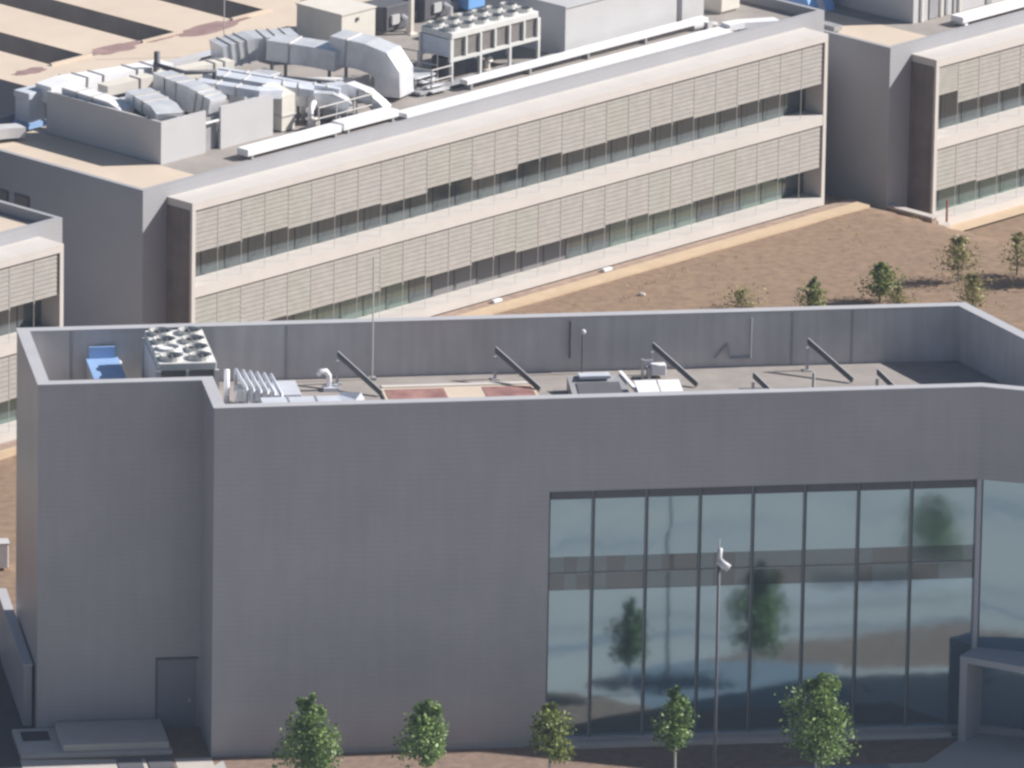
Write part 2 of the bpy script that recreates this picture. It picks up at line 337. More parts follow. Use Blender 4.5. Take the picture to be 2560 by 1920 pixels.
# entrance portal by the glazed corner
P = thing('entrance_portal', FA, 'square grey concrete entrance portal by the glazed corner', 'porch', loc=(27.25, -0.85, 0), rz=-0.636)
MB().box(0, 0.28, 0, 2.0, 0, 3.0).build('side_wall', M['cap'], P)
MB().box(3.6, 3.88, 0, 2.0, 0, 3.0).build('side_wall', M['cap'], P)
MB().box(-0.01, 3.89, -0.01, 2.05, 3.0, 3.24).build('roof_slab', M['cap'], P)
MB().box(0.3, 3.58, 1.9, 1.96, 0, 2.98).build('door', M['dgrey'], P)

# ------------------------------------------------------------------ things on the front roof
a_ = lambda x, y, z: FA.l(at(x, y, z))
def chiller(fr, loc, nx, ny, pitch, h, legs, label, group, coil_front=False):
    """air cooled chiller: casing, coils, a grid of fans, legs; local x along nx, y along ny"""
    t = thing('chiller', fr, label, 'chiller', group, loc)
    W_, D_ = nx * pitch, ny * pitch
    z0 = legs
    MB().box(0, W_, 0, D_, h - 0.28, h).build('top_casing', M['offwhite'], t, bevel=0.03)
    MB().box(0.10, W_ - 0.10, 0.08, D_ - 0.08, z0, h - 0.29).build('coil', M['coil'], t)
    MB().box(-0.02, 0.08, 0.1, D_ - 0.1, z0 + 0.05, h - 0.3).build('end_panel', M['lblue'], t)
    MB().box(W_ - 0.08, W_ + 0.02, 0.1, D_ - 0.1, z0 + 0.05, h - 0.3).build('end_panel', M['lblue'], t)
    k = max(nx, 2)
    for ya, yb in ((-0.04, 0.075), (D_ - 0.075, D_ + 0.04)):
        fr_ = MB()
        for i in range(k + 1):
            x = i * W_ / k; r_ = 0.09 if i in (0, k) else 0.05
            fr_.box(x - r_, x + r_, ya, yb, z0 - 0.05, h - 0.285)
        fr_.box(-0.1, W_ + 0.1, ya - 0.005, yb + 0.005, z0 - 0.12, z0 + 0.01); fr_.build('frame', M['offwhite'], t)
    for i in range(nx):
        for j in range(ny):
            cx, cy = (i + 0.5) * pitch, (j + 0.5) * pitch; r_ = pitch * 0.40
            f = MB(); f.sweep([(cx, cy, h - 0.01), (cx, cy, h + 0.16)], [(r_ * math.cos(q * math.pi / 8), r_ * math.sin(q * math.pi / 8)) for q in range(16)], cap=False)
            f.sweep([(cx, cy, h - 0.01), (cx, cy, h + 0.16)], [((r_ - 0.05) * math.cos(q * math.pi / 8), (r_ - 0.05) * math.sin(q * math.pi / 8)) for q in range(16)], cap=False)
            f = f.build('fan', M['offwhite'], t)
            b = MB()
            for q in range(5):
                an = q * 2 * math.pi / 5 + i + j; c_, s_ = math.cos(an), math.sin(an)
                b.quad((cx + 0.08 * c_, cy + 0.08 * s_, h + 0.05), (cx + r_ * .88 * c_ + .10 * s_, cy + r_ * .88 * s_ - .10 * c_, h + 0.03), (cx + r_ * .88 * c_ - .12 * s_, cy + r_ * .88 * s_ + .12 * c_, h + 0.09))
            b.quad(*[(cx + r_ * .9 * math.cos(q * math.pi / 6), cy + r_ * .9 * math.sin(q * math.pi / 6), h + 0.012) for q in range(12)])
            b.build('blades', M['dgrey'], f)
    if legs > 0.3:
        for x in ([0.0, W_ * 0.33, W_ * 0.67, W_] if nx > 3 else [0.08, W_ - 0.08]):
            for y in (0.0, D_):
                MB().box(x - 0.06, x + 0.06, y - 0.06, y + 0.06, 0, z0 - 0.121).build('leg', M['offwhite'], t)
    return t
c = chiller(FA, (-1.42, 4.95, DK), 2, 4, 1.06, 2.33, 0.55, 'white chiller with two columns of fans on the front building roof', 'rooftop chillers')
MB().box(0.02, 1.05, 1.13, 2.1, 2.34, 2.40).build('cover_sheet', M['white'], c)
t = thing('water_tank', FA, 'blue topped box in the left corner of the front roof', 'tank', loc=(-3.45, 7.5, DK))
MB().box(0, 1.15, 0, 2.6, 0, 1.0).build('body', M['mgrey'], t); MB().box(-0.03, 1.18, -0.03, 2.63, 1.0, 1.07).build('lid', M['mblue'], t, bevel=0.02)
MB().box(0.1, 1.05, 2.50, 2.6, 1.07, 1.5).build('upstand', M['mblue'], t)
def wall_lamp(x, y, label):
    u, v, z = a_(x, y, 12.3)
    t = thing('wall_lamp', FA, label, 'lamp', loc=(u, 10.23, z + (v - 10.23) * -0.3))
    MB().box(-0.05, 0.05, -0.18, 0.0, -0.03, 0.03).build('bracket', M['mgrey'], t)
    MB().ball((0, -0.22, 0), 0.11).build('globe', M['lamp'], t, smooth=True)
wall_lamp(287, 857, 'small round white lamp on the roof wall left of the fans')
# mast, lamp post, standpipe
t = thing('lightning_mast', FA, 'thin tall pale mast standing on the front roof', 'mast', loc=(7.1, 9.9, DK))
MB().tube([(0, 0, 0.1), (0, 0, 4.7)], 0.028, 8).build('pole', M['rail'], t); MB().box(-0.14, 0.14, -0.14, 0.14, 0, 0.1).build('base', M['mgrey'], t)
t = thing('roof_lamp', FA, 'slim roof lamp post with pale globe before the rear parapet', 'lamp', loc=(14.9, 9.9, DK))
MB().tube([(0, 0, 0), (0, 0, 1.52)], 0.035, 8).build('post', M['dgrey'], t); MB().ball((0.02, 0, 1.6), 0.11).build('globe', M['lamp'], t, smooth=True)
p = a_(567, 965, 12.0)
t = thing('standpipe', FA, 'stout white upright pipe at the corner of the set-back wing', 'pipe', loc=(p[0], p[1], DK))
MB().tube([(0, 0, 0), (0, 0, 1.55)], 0.10, 14).build('pipe', M['white'], t, smooth=True); MB().box(-0.2, 0.2, -0.2, 0.2, 0, 0.08).build('base', M['rail'], t)
# pipes fixed to the rear parapet
o = MB().bar((0, -0.06, 0), (0, -0.06, 1.45), 0.05).build('downpipe', M['dgrey']); solo(o, FA, 'straight dark downpipe on the inner rear parapet', 'pipe', loc=(a_(1408, 900, DK)[0], 10.2, 11.6))
u0 = a_(1812, 900, DK)[0]; u1 = a_(1866, 900, DK)[0]
o = MB().tube([(u0 - 0.55, 10.17, 11.45), (u0 - 0.1, 10.17, 11.95), (u0 + 0.02, 10.17, 11.42), (u1, 10.17, 11.42), (u1, 10.17, 12.98)], 0.035, 6).build('conduit_loop', M['mgrey'])
solo(o, FA, 'thin dark conduit bent into a square loop on the rear parapet', 'conduit')
# raking struts of the parapet
def strut(u, v, h, run, label):
    t = thing('roof_strut', FA, label, 'strut', 'raking roof struts', (u, v, DK))
    run *= 0.76
    dx, dy = 0.617, -0.787; e = Vector((dx * run, dy * run, 0)); s_ = Vector((-dy, dx, 0))
    wd = 0.032
    MB().extrude([Vector((0, 0, h)) + s_ * -wd, Vector((0, 0, h - 0.17)) + s_ * -wd, e * 0.97 + Vector((0, 0, 0.02)) + s_ * -wd, e + Vector((0, 0, 0.16)) + s_ * -wd], s_ * (2 * wd)).build('rake', M['dgrey'], t)
    MB().extrude([Vector((0, 0, h + 0.015)) + s_ * (wd - .03), Vector((0, 0, h + .05)) + s_ * (wd - .03), e + Vector((0, 0, 0.21)) + s_ * (wd - .03), e + Vector((0, 0, 0.17)) + s_ * (wd - .03)], s_ * 0.05).build('lit_top_edge', M['mgrey'], t)  # lighter strip stands in for the sunlit top of the rake
    MB().box(-0.05, 0.05, -0.05, 0.05, 0, h - 0.32).build('post', M['cap'], t)
    MB().box(-0.16, 0.16, -0.16, 0.16, 0, 0.04).build('foot_plate', M['mgrey'], t)
for u, lab in ((5.75, 'dark raking strut beside the thin roof mast'), (11.6, 'dark raking strut behind the right red roof panel'), (17.45, 'dark raking strut rising behind the pair of white roof panels'), (23.25, 'rightmost tall dark raking strut near the shaded roof corner')):
    strut(u, 9.5, 1.2, 3.0, lab)
strut(20.5, 5.4, 1.2, 2.6, 'short visible tip of a strut left of the rightmost tall strut')
strut(25.1, 5.4, 1.2, 2.6, 'short visible tip of a strut by the shaded roof corner')
# platform with red panels
t = thing('roof_platform', FA, 'low beige roof platform with two red panels', 'platform', loc=(7.2, 4.4, DK))
MB().box(0, 5.65, 0, 4.35, 0, 0.09).build('slab', M['beige'], t)
MB().box(0.06, 5.6, 4.05, 4.34, 0.092, 0.13).build('edge_strip', M['slab'], t)
MB().box(0.12, 2.3, 0.4, 3.85, 0.092, 0.105).build('red_panel', M['red'], t); MB().box(3.72, 5.55, 0.4, 3.85, 0.092, 0.105).build('red_panel', M['red'], t)
# rack of pipes and flat ducts right of the chiller
t = thing('pipe_rack', FA, 'row of parallel pale blue pipes right of the chiller', 'pipes', loc=(0, 0, 0))
for i in range(6):
    x = 590 + i * 17.5; p = a_(x, 926 + i * 2.5, 12.2); q = a_(x + 26, 972 + i * 3.0, 12.2)
    MB().tube([(p[0], p[1], 11.4), (p[0], p[1], 12.2), (q[0], q[1], 12.2), (q[0], q[1], 11.3)], 0.075, 8).build('pipe', M['lblue'], t, smooth=True)
p = a_(590, 975, 12.0); q = a_(695, 992, 12.0)
MB().box(p[0], q[0], p[1] - 0.15, p[1] + 0.25, 11.6, 11.95).build('header', M['white'], t)
MB().box(p[0] + 0.12, p[0] + 0.5, p[1] + 0.3, p[1] + 1.2, 11.2, 11.85).build('end_box', M['lgrey'], t)
for x in (0.1, 1.2): MB().box(p[0] + x, p[0] + x + 0.08, p[1] - 0.1, p[1] + 0.1, DK, 11.6).build('leg', M['mgrey'], t)
p, q = a_(682, 950, 11.6), a_(752, 984, 11.6)
o = MB().box(0, 1.08, 0, p[1] - q[1], 0.15, 0.5).box(0.1, 0.2, 0.1, 0.3, 0, 0.15).box(0.85, 0.95, 0.1, 0.3, 0, 0.15).build('flat_duct', M['lblue'], bevel=0.02)
solo(o, FA, 'flat pale blue duct panel beside the row of pipes', 'duct', loc=(q[0] - 1.05, q[1], DK))
p, q = a_(655, 1004, 12.2), a_(872, 996, 12.2)
t = thing('air_duct', FA, 'long flat pale duct with rounded end along the front parapet', 'duct')
MB().duct([(p[0], p[1], 12.05), (q[0] - 0.3, p[1], 12.05), (q[0], p[1] + 0.1, 12.1), (q[0] + 0.18, p[1] + 0.3, 12.25)], 0.95, 0.32).build('casing', M['lblue'], t)
for k in (0.3, 0.62): MB().box(p[0] + (q[0] - p[0]) * k, p[0] + (q[0] - p[0]) * k + 0.06, p[1] - 0.5, p[1] + 0.5, 11.88, 12.23).build('flange', M['mgrey'], t)
for k in (0.25, 0.75): MB().box(p[0] + (q[0] - p[0]) * k - .05, p[0] + (q[0] - p[0]) * k + .05, p[1] - .3, p[1] + .3, DK, 11.87).build('leg', M['mgrey'], t)
# gooseneck vent
p = a_(822, 975, DK)
t = thing('gooseneck_vent', FA, 'bright gooseneck vent left of the leftmost raking strut', 'vent', loc=(p[0], p[1], DK))
MB().tube([(0, 0, 0), (0, 0, 0.55), (-0.12, 0.0, 0.72), (-0.32, -0.02, 0.72), (-0.40, -0.03, 0.58)], 0.10, 10).build('pipe', M['white'], t, smooth=True); MB().box(-0.22, 0.35, -0.25, 0.25, 0, 0.14).build('curb', M['lblue'], t)
# roof hatch, twin panels, unit, posts, low boxes
p = a_(1505, 985, 11.3)
t = thing('roof_hatch', FA, 'sloping dark topped roof hatch with a pale frame', 'hatch', loc=(p[0] - 1.1, p[1] - 0.6, DK))
MB().extrude([(0, 0, 0), (0, 1.9, 0), (0, 1.9, 0.55), (0, 0, 0.12)], (2.1, 0, 0)).build('curb', M['mgrey'], t)
MB().extrude([(0.25, 0.1, 0.152), (0.25, 1.35, 0.435), (0.25, 1.35, 0.46), (0.25, 0.1, 0.18)], (1.6, 0, 0)).build('dark_pane', M['dgrey'], t)
MB().box(0.4, 1.55, 1.45, 1.95, 0.55, 0.66).build('ledge', M['lblue'], t); MB().duct([(2.0, 2.1, 0.6), (2.62, -0.2, 0.12)], 0.14, 0.10).build('edge_bar', M['white'], t)
p = a_(1596, 978, 11.6)
t = thing('panel_rack', FA, 'two flat white panels side by side on a low stand', 'panels', loc=(p[0], p[1], DK))
for k in (0, 0.86): MB().extrude([(k, 0, 0.45), (k, 1.0, 0.6), (k, 1.0, 0.64), (k, 0, 0.49)], (0.80, 0, 0)).build('panel', M['white'], t)
for k in (0.05, 1.55): MB().box(k, k + 0.06, 0.06, 0.9, 0, 0.45).build('leg', M['dgrey'], t)
p = a_(1612, 948, DK)
t = thing('split_unit', FA, 'small white roof unit on posts behind the pair of flat panels', 'air conditioner', loc=(p[0], p[1], DK))
MB().box(0.25, 0.8, 0, 0.4, 0.12, 0.52).build('body', M['white'], t, bevel=0.03); MB().box(-0.13, -0.04, 0, 0.09, 0, 0.75).build('post', M['rail'], t)
MB().box(-0.03, 0.3, 0.02, 0.08, 0.62, 0.72).build('arm', M['lblue'], t); MB().box(0.1, 0.24, 0, 0.3, 0, 0.42).build('valve_box', M['lgrey'], t)
p = a_(2033, 978, DK); o = MB().bar((0, 0, 0), (0, 0, 0.72), 0.055).box(-.12, .12, -.12, .12, 0, .05).build('roof_post', M['rail']); solo(o, FA, 'short pale post between two low dark boxes', 'post', loc=(p[0], p[1], DK))
for x0, x1, y, lab in ((1852, 1905, 972, 'low dark roof box under the first short strut tip'), (1942, 2022, 972, 'wide low dark roof box left of the short pale post'), (2048, 2140, 970, 'wide low dark roof box right of the short pale post')):
    p, q = a_(x0, y, 11.35), a_(x1, y, 11.35)
    t = thing('low_dark_box', FA, lab, 'vent', 'low dark roof boxes', (p[0], p[1] - 0.9, DK))  # plain low box in one dark grey, lid included
    MB().box(0, q[0] - p[0], 0, 1.0, 0, 0.22).build('body', M['dgrey'], t); MB().box(-0.04, q[0] - p[0] + 0.04, -0.04, 1.04, 0.22, 0.27).build('lid', M['dgrey'], t)

# ------------------------------------------------------------------ louvred laboratory buildings
PIT = 1.3364
def lab_building(fr, nb, ub0, ub1, vb, label, beige_from=None, raise_at=None, low_mats=True):
    t = thing('laboratory_building', fr, label, 'building', 'louvred laboratory buildings')
    L_ = nb * PIT; a0, a1 = -1.57, L_ + 1.5
    # body and parapet
    b = MB(); V0 = 1.40; zt = 8.97; dk = 8.55
    for p, q in (((a0, V0), (a1, V0)), ((a1, V0), (a1, vb)), ((a1, vb), (a0, vb)), ((a0, vb), (a0, V0))):
        b.quad((p[0], p[1], -2.5), (q[0], q[1], -2.5), (q[0], q[1], zt), (p[0], p[1], zt))
    ti = 0.22
    ri = [(a0 + ti, V0 + ti), (a1 - ti, V0 + ti), (a1 - ti, vb - ti), (a0 + ti, vb - ti)]; ro = [(a0, V0), (a1, V0), (a1, vb), (a0, vb)]
    for i in range(4):
        j = (i + 1) % 4
        b.quad((*ri[i], dk), (*ri[j], dk), (*ri[j], zt), (*ri[i], zt)); b.quad((*ro[i], zt), (*ro[j], zt), (*ri[j], zt), (*ri[i], zt))
    b.build('wall', M['sidingB'], t)
    MB().quad(*[(x, y, dk) for x, y in ri]).build('roof_deck', M['deck'], t)
    if beige_from is not None:
        MB().quad((ri[0][0] + .02, V0 + ti + .02, dk + .006), (beige_from, V0 + ti + .02, dk + .006), (beige_from, vb - .3, dk + .006), (ri[0][0] + .02, vb - .3, dk + .006)).build('roof_membrane', M['beige'], t)
    # frame of slabs and fins
    MB().box(-0.2, L_ + 0.2, 0, V0 - 0.003, 8.13, 8.46).build('cornice', M['slab'], t)
    MB().box(0.0, L_, 0.01, V0 - 0.003, 4.52, 4.97).build('floor_slab', M['slab'], t)
    MB().box(-0.2, L_ + 0.2, 0.0, V0 - 0.003, 1.0, 1.36).build('plinth', M['slab'], t)
    MB().box(-0.1, L_ + 0.1, 0.22, V0 - 0.003, -0.8, 0.997).build('shadow_gap_base', M['dgrey'], t)  # recessed base, coloured dark for the shadow gap under the plinth
    for x0, x1 in ((-0.2, -0.003), (L_ + 0.003, L_ + 0.2)):
        f = MB().box(x0, x1, 0.0, V0 - 0.003, 1.363, 8.127).build('end_fin', M['slab'], t)
        if x0 < 0: MB().box(x0 - 0.02, x0 - 0.003, 0.13, V0 - 0.003, 1.0, 8.14).build('side_cladding', M['mottled'], f)  # thin dark brown board over the outer left fin side only
    r = random.Random(nb * 3 + 1)
    for s_, (z0, z1, zb) in enumerate(((1.36, 4.52, 2.66), (4.97, 8.13, 6.31))):
        for i in range(nb):
            u = i * PIT; wm = M['win'] if s_ else (M['winlow'] if r.random() < 0.75 else M['win'])
            if not s_ and low_mats and 11 <= i <= 16: wm = M['blind']
            if not s_ and low_mats and 17 <= i <= 18: wm = M['win']
            MB().quad((u + .03, 1.02, z0), (u + PIT - .03, 1.02, z0), (u + PIT - .03, 1.02, z1), (u + .03, 1.02, z1)).build('window', wm, t)
            dz = r.choice((0, 0.02, 0.06, 0.11, -0.07)) if i % 2 == 0 else dz
            zz = zb + dz + (0.55 if raise_at == (s_, i) else 0)
            p = MB()
            k = 9; h = (z1 - 0.03 - zz) / k
            for q in range(k):
                za, zc = zz + q * h + 0.004, zz + (q + 1) * h - 0.008
                p.extrude([(u + .035, 0.068, za), (u + .035, 0.088, zc), (u + .035, 0.118, zc), (u + .035, 0.118, za)], (PIT - .07, 0, 0))
            p.box(u + .03, u + PIT - .03, 0.119, 0.13, zz, z1 - 0.03)
            p.build('louvre_panel', M['louvre'] if r.random() < 0.7 else M['louvre2'], t)
        for i in range(1, nb):
            MB().box(i * PIT - .016, i * PIT + .016, 0.066, 0.115, zb - 0.02, z1 - 0.002).box(i * PIT - .007, i * PIT + .007, 0.085, 0.1, z0 + .002, zb - .021).build('guide_rail', M['rail'], t)
        MB().box(0.02, L_ - 0.02, 1.03, 1.2, z0 + .002, z1 - .002).build('backing_wall', M['dark'], t)
    return t
B = lab_building(FB, 28, 0, 0, 13.25, 'long two storey building with louvred sunlit front in the middle', beige_from=2.6)
D_ = lab_building(FD, 14, 0, 0, 13.25, 'louvred building at the right edge with one panel half raised', beige_from=2.2, raise_at=(1, 0), low_mats=False)
E_ = lab_building(FE, 16, 0, 0, 7.5, 'louvred building cut off by the left edge behind the front building', beige_from=22.4, low_mats=False)
for k, lab in ((9.4, 'left dark vent grille high on the shaded end wall'), (8.2, 'right dark vent grille high on the shaded end wall')):
    t = thing('wall_vent', FB, lab, 'vent', 'dark grilles on the end wall', (-1.57, k, 6.9))
    MB().box(-0.05, -0.003, -0.42, 0.42, 0, 0.5).build('frame', M['dgrey'], t)
    MB().box(-0.075, -0.052, -0.36, 0.36, 0.06, 0.44).build('grille', M['coil'], t)
# low warehouse roof behind with sunken slots
CZ = 9.3
t = thing('low_warehouse', FB, 'large flat beige roof cut by long dark sunken slots', 'building', loc=(0, 0, 0))
sl_ = [(8.25 + i * 5.28, 10.35 + i * 5.28) for i in range(12)]
ue, vs, ve = 5.2, 16.55, 44.0; u_end = 75.0
mb = MB(); mb.quad((ue, 13.6, CZ), (u_end, 13.6, CZ), (u_end, vs, CZ), (ue, vs, CZ)); mb.quad((ue, ve, CZ), (u_end, ve, CZ), (u_end, ve + 6, CZ), (ue, ve + 6, CZ))
xx = ue
for x0, x1 in sl_: mb.quad((xx, vs, CZ), (x0, vs, CZ), (x0, ve, CZ), (xx, ve, CZ)); xx = x1
mb.quad((xx, vs, CZ), (u_end, vs, CZ), (u_end, ve, CZ), (xx, ve, CZ)); mb.build('roof', M['beige'], t)
for x0, x1 in sl_:
    q = MB(); zf = CZ - 1.75
    q.quad((x0, vs, zf), (x1, vs, zf), (x1, ve, zf), (x0, ve, zf))
    for p0, p1 in (((x0, vs), (x1, vs)), ((x1, vs), (x1, ve)), ((x1, ve), (x0, ve)), ((x0, ve), (x0, vs))): q.quad((*p0, zf), (*p1, zf), (*p1, CZ), (*p0, CZ))
    q.build('roof_slot', M['deck'], t)
    MB().box(x0 - 0.12, x1 + 0.12, vs - 0.14, vs - 0.02, CZ, CZ + 0.10).build('slot_kerb', M['beige'], t)
q = MB()
for p0, p1 in (((ue, 13.6), (u_end, 13.6)), ((u_end, 13.6), (u_end, ve + 6)), ((u_end, ve + 6), (ue, ve + 6)), ((ue, ve + 6), (ue, 13.6))): q.quad((*p0, -2), (*p1, -2), (*p1, CZ), (*p0, CZ))
q.build('wall', M['sidingB'], t)
MB().box(ue, u_end, 13.45, 13.597, CZ - 0.12, CZ + 0.05).build('roof_edge', M['lblue'], t)
def blob(x, y, rx, ry, seed):
    u, v, z = FB.l(at(x, y, CZ)); rr = random.Random(seed); pts = []
    for i in range(22):
        an = i / 22 * 2 * math.pi; k = 0.75 + 0.4 * rr.random(); pts.append((u + rx * k * math.cos(an), v + ry * k * math.sin(an), CZ + 0.006))
    MB().quad(*pts).build('stain_patch', M['stain'], t)
blob(285, 122, 1.7, 0.55, 1); blob(525, 70, 2.2, 0.6, 2); blob(75, 178, 0.9, 0.4, 3); blob(790, 2, 0.9, 0.5, 4); blob(395, 98, 0.9, 0.25, 5)

# ------------------------------------------------------------------ equipment on the middle roof
ZB = 8.55
b_ = lambda x, y, z: FB.l(at(x, y, z))
t = thing('equipment_screen', FB, 'light grey L shaped screen wall with a narrow door gap', 'screen')
MB().box(2.7, 2.82, 4.66, 11.2, ZB, 10.30).build('side_wall', M['lgrey'], t)
MB().box(2.823, 5.24, 4.66, 4.78, ZB, 10.30).build('front_wall', M['lgrey'], t); MB().box(6.09, 9.1, 4.66, 4.78, ZB, 10.30).build('front_wall', M['lgrey'], t)
MB().box(5.27, 6.06, 4.9, 4.98, ZB, 9.9).build('louvred_gate', M['mgrey'], t); MB().box(5.243, 6.087, 4.70, 4.76, 9.72, 9.80).build('gate_bar', M['white'], t)
def duct(label, pts, w_, h, m_='galv', flanges=2, name='air_duct', group=None):
    t = thing(name, FB, label, 'duct', group)
    mb = MB().duct(pts, w_, h); mb.build('casing', M[m_], t)
    P = [Vector(p) for p in pts]
    for i in range(len(P) - 1):
        d_ = P[i + 1] - P[i]
        if d_.length > 1.2:
            for k in range(1, flanges + 1):
                c_ = P[i] + d_ * (k / (flanges + 1)); e_ = d_.normalized() * 0.03
                MB().duct([c_ - e_, c_ + e_], w_ + 0.09, h + 0.09).build('flange', M['rail' if m_ != 'dgrey' else 'mgrey'], t)
    zl = min(p[2] for p in pts)
    q = P[0].lerp(P[1], 0.3); q2 = P[-2].lerp(P[-1], 0.5)
    for c_ in ((q, q2) if len(P) > 2 else (q, P[0].lerp(P[1], 0.75))):
        if c_.z - h / 2 - ZB > 0.12: MB().box(c_.x - 0.05, c_.x + 0.05, c_.y - 0.05, c_.y + 0.05, ZB, c_.z - h / 2).build('leg', M['mgrey'], t)
    return t
# ducts inside the screen
duct('wide bright duct rising out at the left end behind the screen', [(2.95, 11.6, 10.05), (4.0, 11.55, 10.15), (6.6, 11.4, 10.0), (9.5, 11.2, 9.9)], 0.95, 0.75, 'white')
duct('thick white duct along the inside of the screen side wall', [(3.35, 10.6, 10.35), (3.3, 7.9, 10.28), (3.28, 7.2, 10.1)], 0.75, 0.34, 'white')
duct('sloping tent shaped silver duct behind the screen corner', [(4.3, 7.6, 10.55), (3.75, 5.6, 10.42), (3.45, 4.95, 10.25)], 1.15, 0.5, 'galv')
duct('short boxy duct with dark end between screen and long duct', [(6.7, 8.6, 10.35), (6.25, 6.2, 10.35), (6.2, 5.0, 10.1)], 0.9, 1.05, 'galv')
duct('long pale duct running along behind the screen wall', [(4.6, 9.9, 10.25), (9.8, 9.5, 10.25), (11.3, 9.3, 10.2)], 0.62, 0.42, 'cream')
duct('thin grey duct beside the beige roof edge', [(4.0, 12.55, 9.5), (12.5, 12.35, 9.5)], 0.5, 0.5, 'lgrey', 3)
duct('crossed low silver duct at the right end of the screen', [(7.6, 7.4, 10.45), (8.5, 4.95, 10.38), (9.6, 4.9, 10.2)], 0.55, 0.35, 'lblue')
duct('pale duct stepping down past the right screen wall', [(9.2, 8.6, 10.3), (10.3, 6.2, 10.15), (11.6, 4.8, 9.9)], 0.8, 0.3, 'lblue')
duct('narrow pale blue duct running towards the elbow duct', [(10.3, 8.9, 10.2), (11.7, 5.6, 10.0), (12.6, 4.3, 9.8)], 0.3, 0.25, 'lblue')
duct('square white riser duct right of the screen wall', [(10.0, 4.95, 8.6), (10.0, 4.95, 9.85), (10.0, 5.9, 10.05)], 0.75, 0.55, 'cream', 1)
duct('grey box duct with dark opening right of the screen', [(11.0, 5.9, 9.6), (12.2, 4.4, 9.55), (12.7, 4.0, 9.2)], 0.75, 0.6, 'galv', 1)
# thin pipes running between the ducts
for k, (lab, pts, r_, mm) in enumerate((
    ('thin white pipe crossing behind the screen wall top', [(3.1, 9.0, ZB), (3.1, 9.0, 10.1), (5.6, 8.6, 10.1), (5.6, 6.9, 10.1), (5.6, 6.9, ZB)], 0.07, 'white'),
    ('dark pipe bent over the long pale duct', [(7.6, 9.9, ZB), (7.6, 9.9, 10.75), (7.6, 8.2, 10.75), (9.0, 7.9, 10.6), (9.0, 7.9, ZB)], 0.09, 'dgrey'),
    ('silver pipe looping beside the right screen wall', [(9.6, 6.5, ZB), (9.6, 6.5, 9.9), (11.4, 6.0, 9.9), (11.4, 5.2, 9.9), (11.4, 5.2, ZB)], 0.10, 'galv'),
    ('pale pipe running under the zigzag duct', [(10.9, 8.4, ZB), (10.9, 8.4, 9.5), (13.8, 7.2, 9.5), (15.3, 6.2, 9.4), (15.3, 6.2, ZB)], 0.10, 'lgrey'),
    ('grey pipe with two elbows below the zigzag duct', [(12.3, 7.2, ZB), (12.3, 7.2, 9.85), (13.4, 5.4, 9.85), (13.4, 5.4, ZB)], 0.08, 'mgrey'),
    ('upright dark flue between the ducts', [(8.4, 10.6, ZB), (8.4, 10.6, 11.0)], 0.13, 'dgrey'),
    ('upright silver flue near the warehouse edge', [(4.6, 12.3, ZB), (4.6, 12.3, 10.4)], 0.12, 'galv'))):
    t = thing('roof_pipe', FB, lab, 'pipe'); MB().tube(pts, r_, 10).build('pipe', M[mm], t, smooth=True)
    q = pts[-1]; MB().box(pts[0][0] - .15, pts[0][0] + .15, pts[0][1] - .15, pts[0][1] + .15, ZB, ZB + .06).build('base', M['dgrey'], t)
# big zigzag duct
duct('big ribbed grey duct, left arm of the zigzag', [(13.2, 11.9, 9.75), (14.6, 11.4, 9.95), (16.3, 10.5, 9.95)], 1.25, 0.95, 'galv', 3)
duct('big grey duct, sloping middle arm of the zigzag', [(14.9, 10.4, 10.05), (15.6, 8.5, 10.0), (15.9, 7.4, 9.95)], 1.2, 0.85, 'galv', 1)
duct('biggest silver duct ending in a bright elbow turned down', [(16.1, 7.9, 10.35), (16.5, 6.4, 10.25), (16.75, 5.7, 10.05), (16.85, 5.35, 9.6), (16.85, 5.3, 8.7)], 1.25, 1.15, 'galv', 1)
duct('white pipe duct dropping to the long bright ducts', [(14.2, 5.3, 9.45), (14.2, 4.3, 9.35), (14.35, 3.75, 9.0), (14.5, 3.55, 8.75)], 0.5, 0.5, 'white', 1)
duct('dark topped silver duct left of the white dropping pipe', [(12.0, 5.6, 9.55), (13.6, 5.0, 9.6)], 0.6, 0.5, 'lblue', 1)
# long bright ducts along the parapet
def trunk(label, u0, u1, v, w_, z0, z1, name='cable_trunk'):
    t = thing(name, FB, label, 'duct', 'bright trunks along the parapet')
    MB().box(u0, u1, v - w_ / 2, v + w_ / 2, z0, z1).build('cover', M['white' if name == 'cable_trunk' else 'mgrey'], t, bevel=0.02)
    k = int((u1 - u0) / 3.2) + 1
    for i in range(k):
        u = u0 + 0.3 + i * (u1 - u0 - 0.6) / max(1, k - 1); MB().box(u - 0.06, u + 0.06, v - w_ / 2 + 0.02, v + w_ / 2 - 0.02, ZB, z0 - 0.002).build('bracket', M['mgrey'], t)
trunk('first stretch of bright trunk, left of the joint', 5.6, 11.0, 2.95, 0.62, 8.72, 9.0)
trunk('middle stretch of bright trunk below the big elbow', 11.2, 14.4, 3.05, 0.7, 8.72, 9.02)
trunk('longest bright trunk in front of the chiller', 14.6, 34.6, 2.75, 0.62, 8.64, 8.84)
trunk('second bright trunk running behind the longest one', 19.7, 34.4, 4.1, 0.42, 8.80, 9.0)
trunk('low grey walkway strip under the chiller', 17.6, 33.4, 4.82, 0.55, 8.62, 8.74, 'roof_walkway')
o = MB().duct([(34.2, 2.75, 8.86), (35.0, 2.6, 8.86), (36.6, 2.0, 8.78)], 0.62, 0.25).build('trunk_end', M['white']); solo(o, FB, 'splayed bright end piece near the right parapet', 'duct')
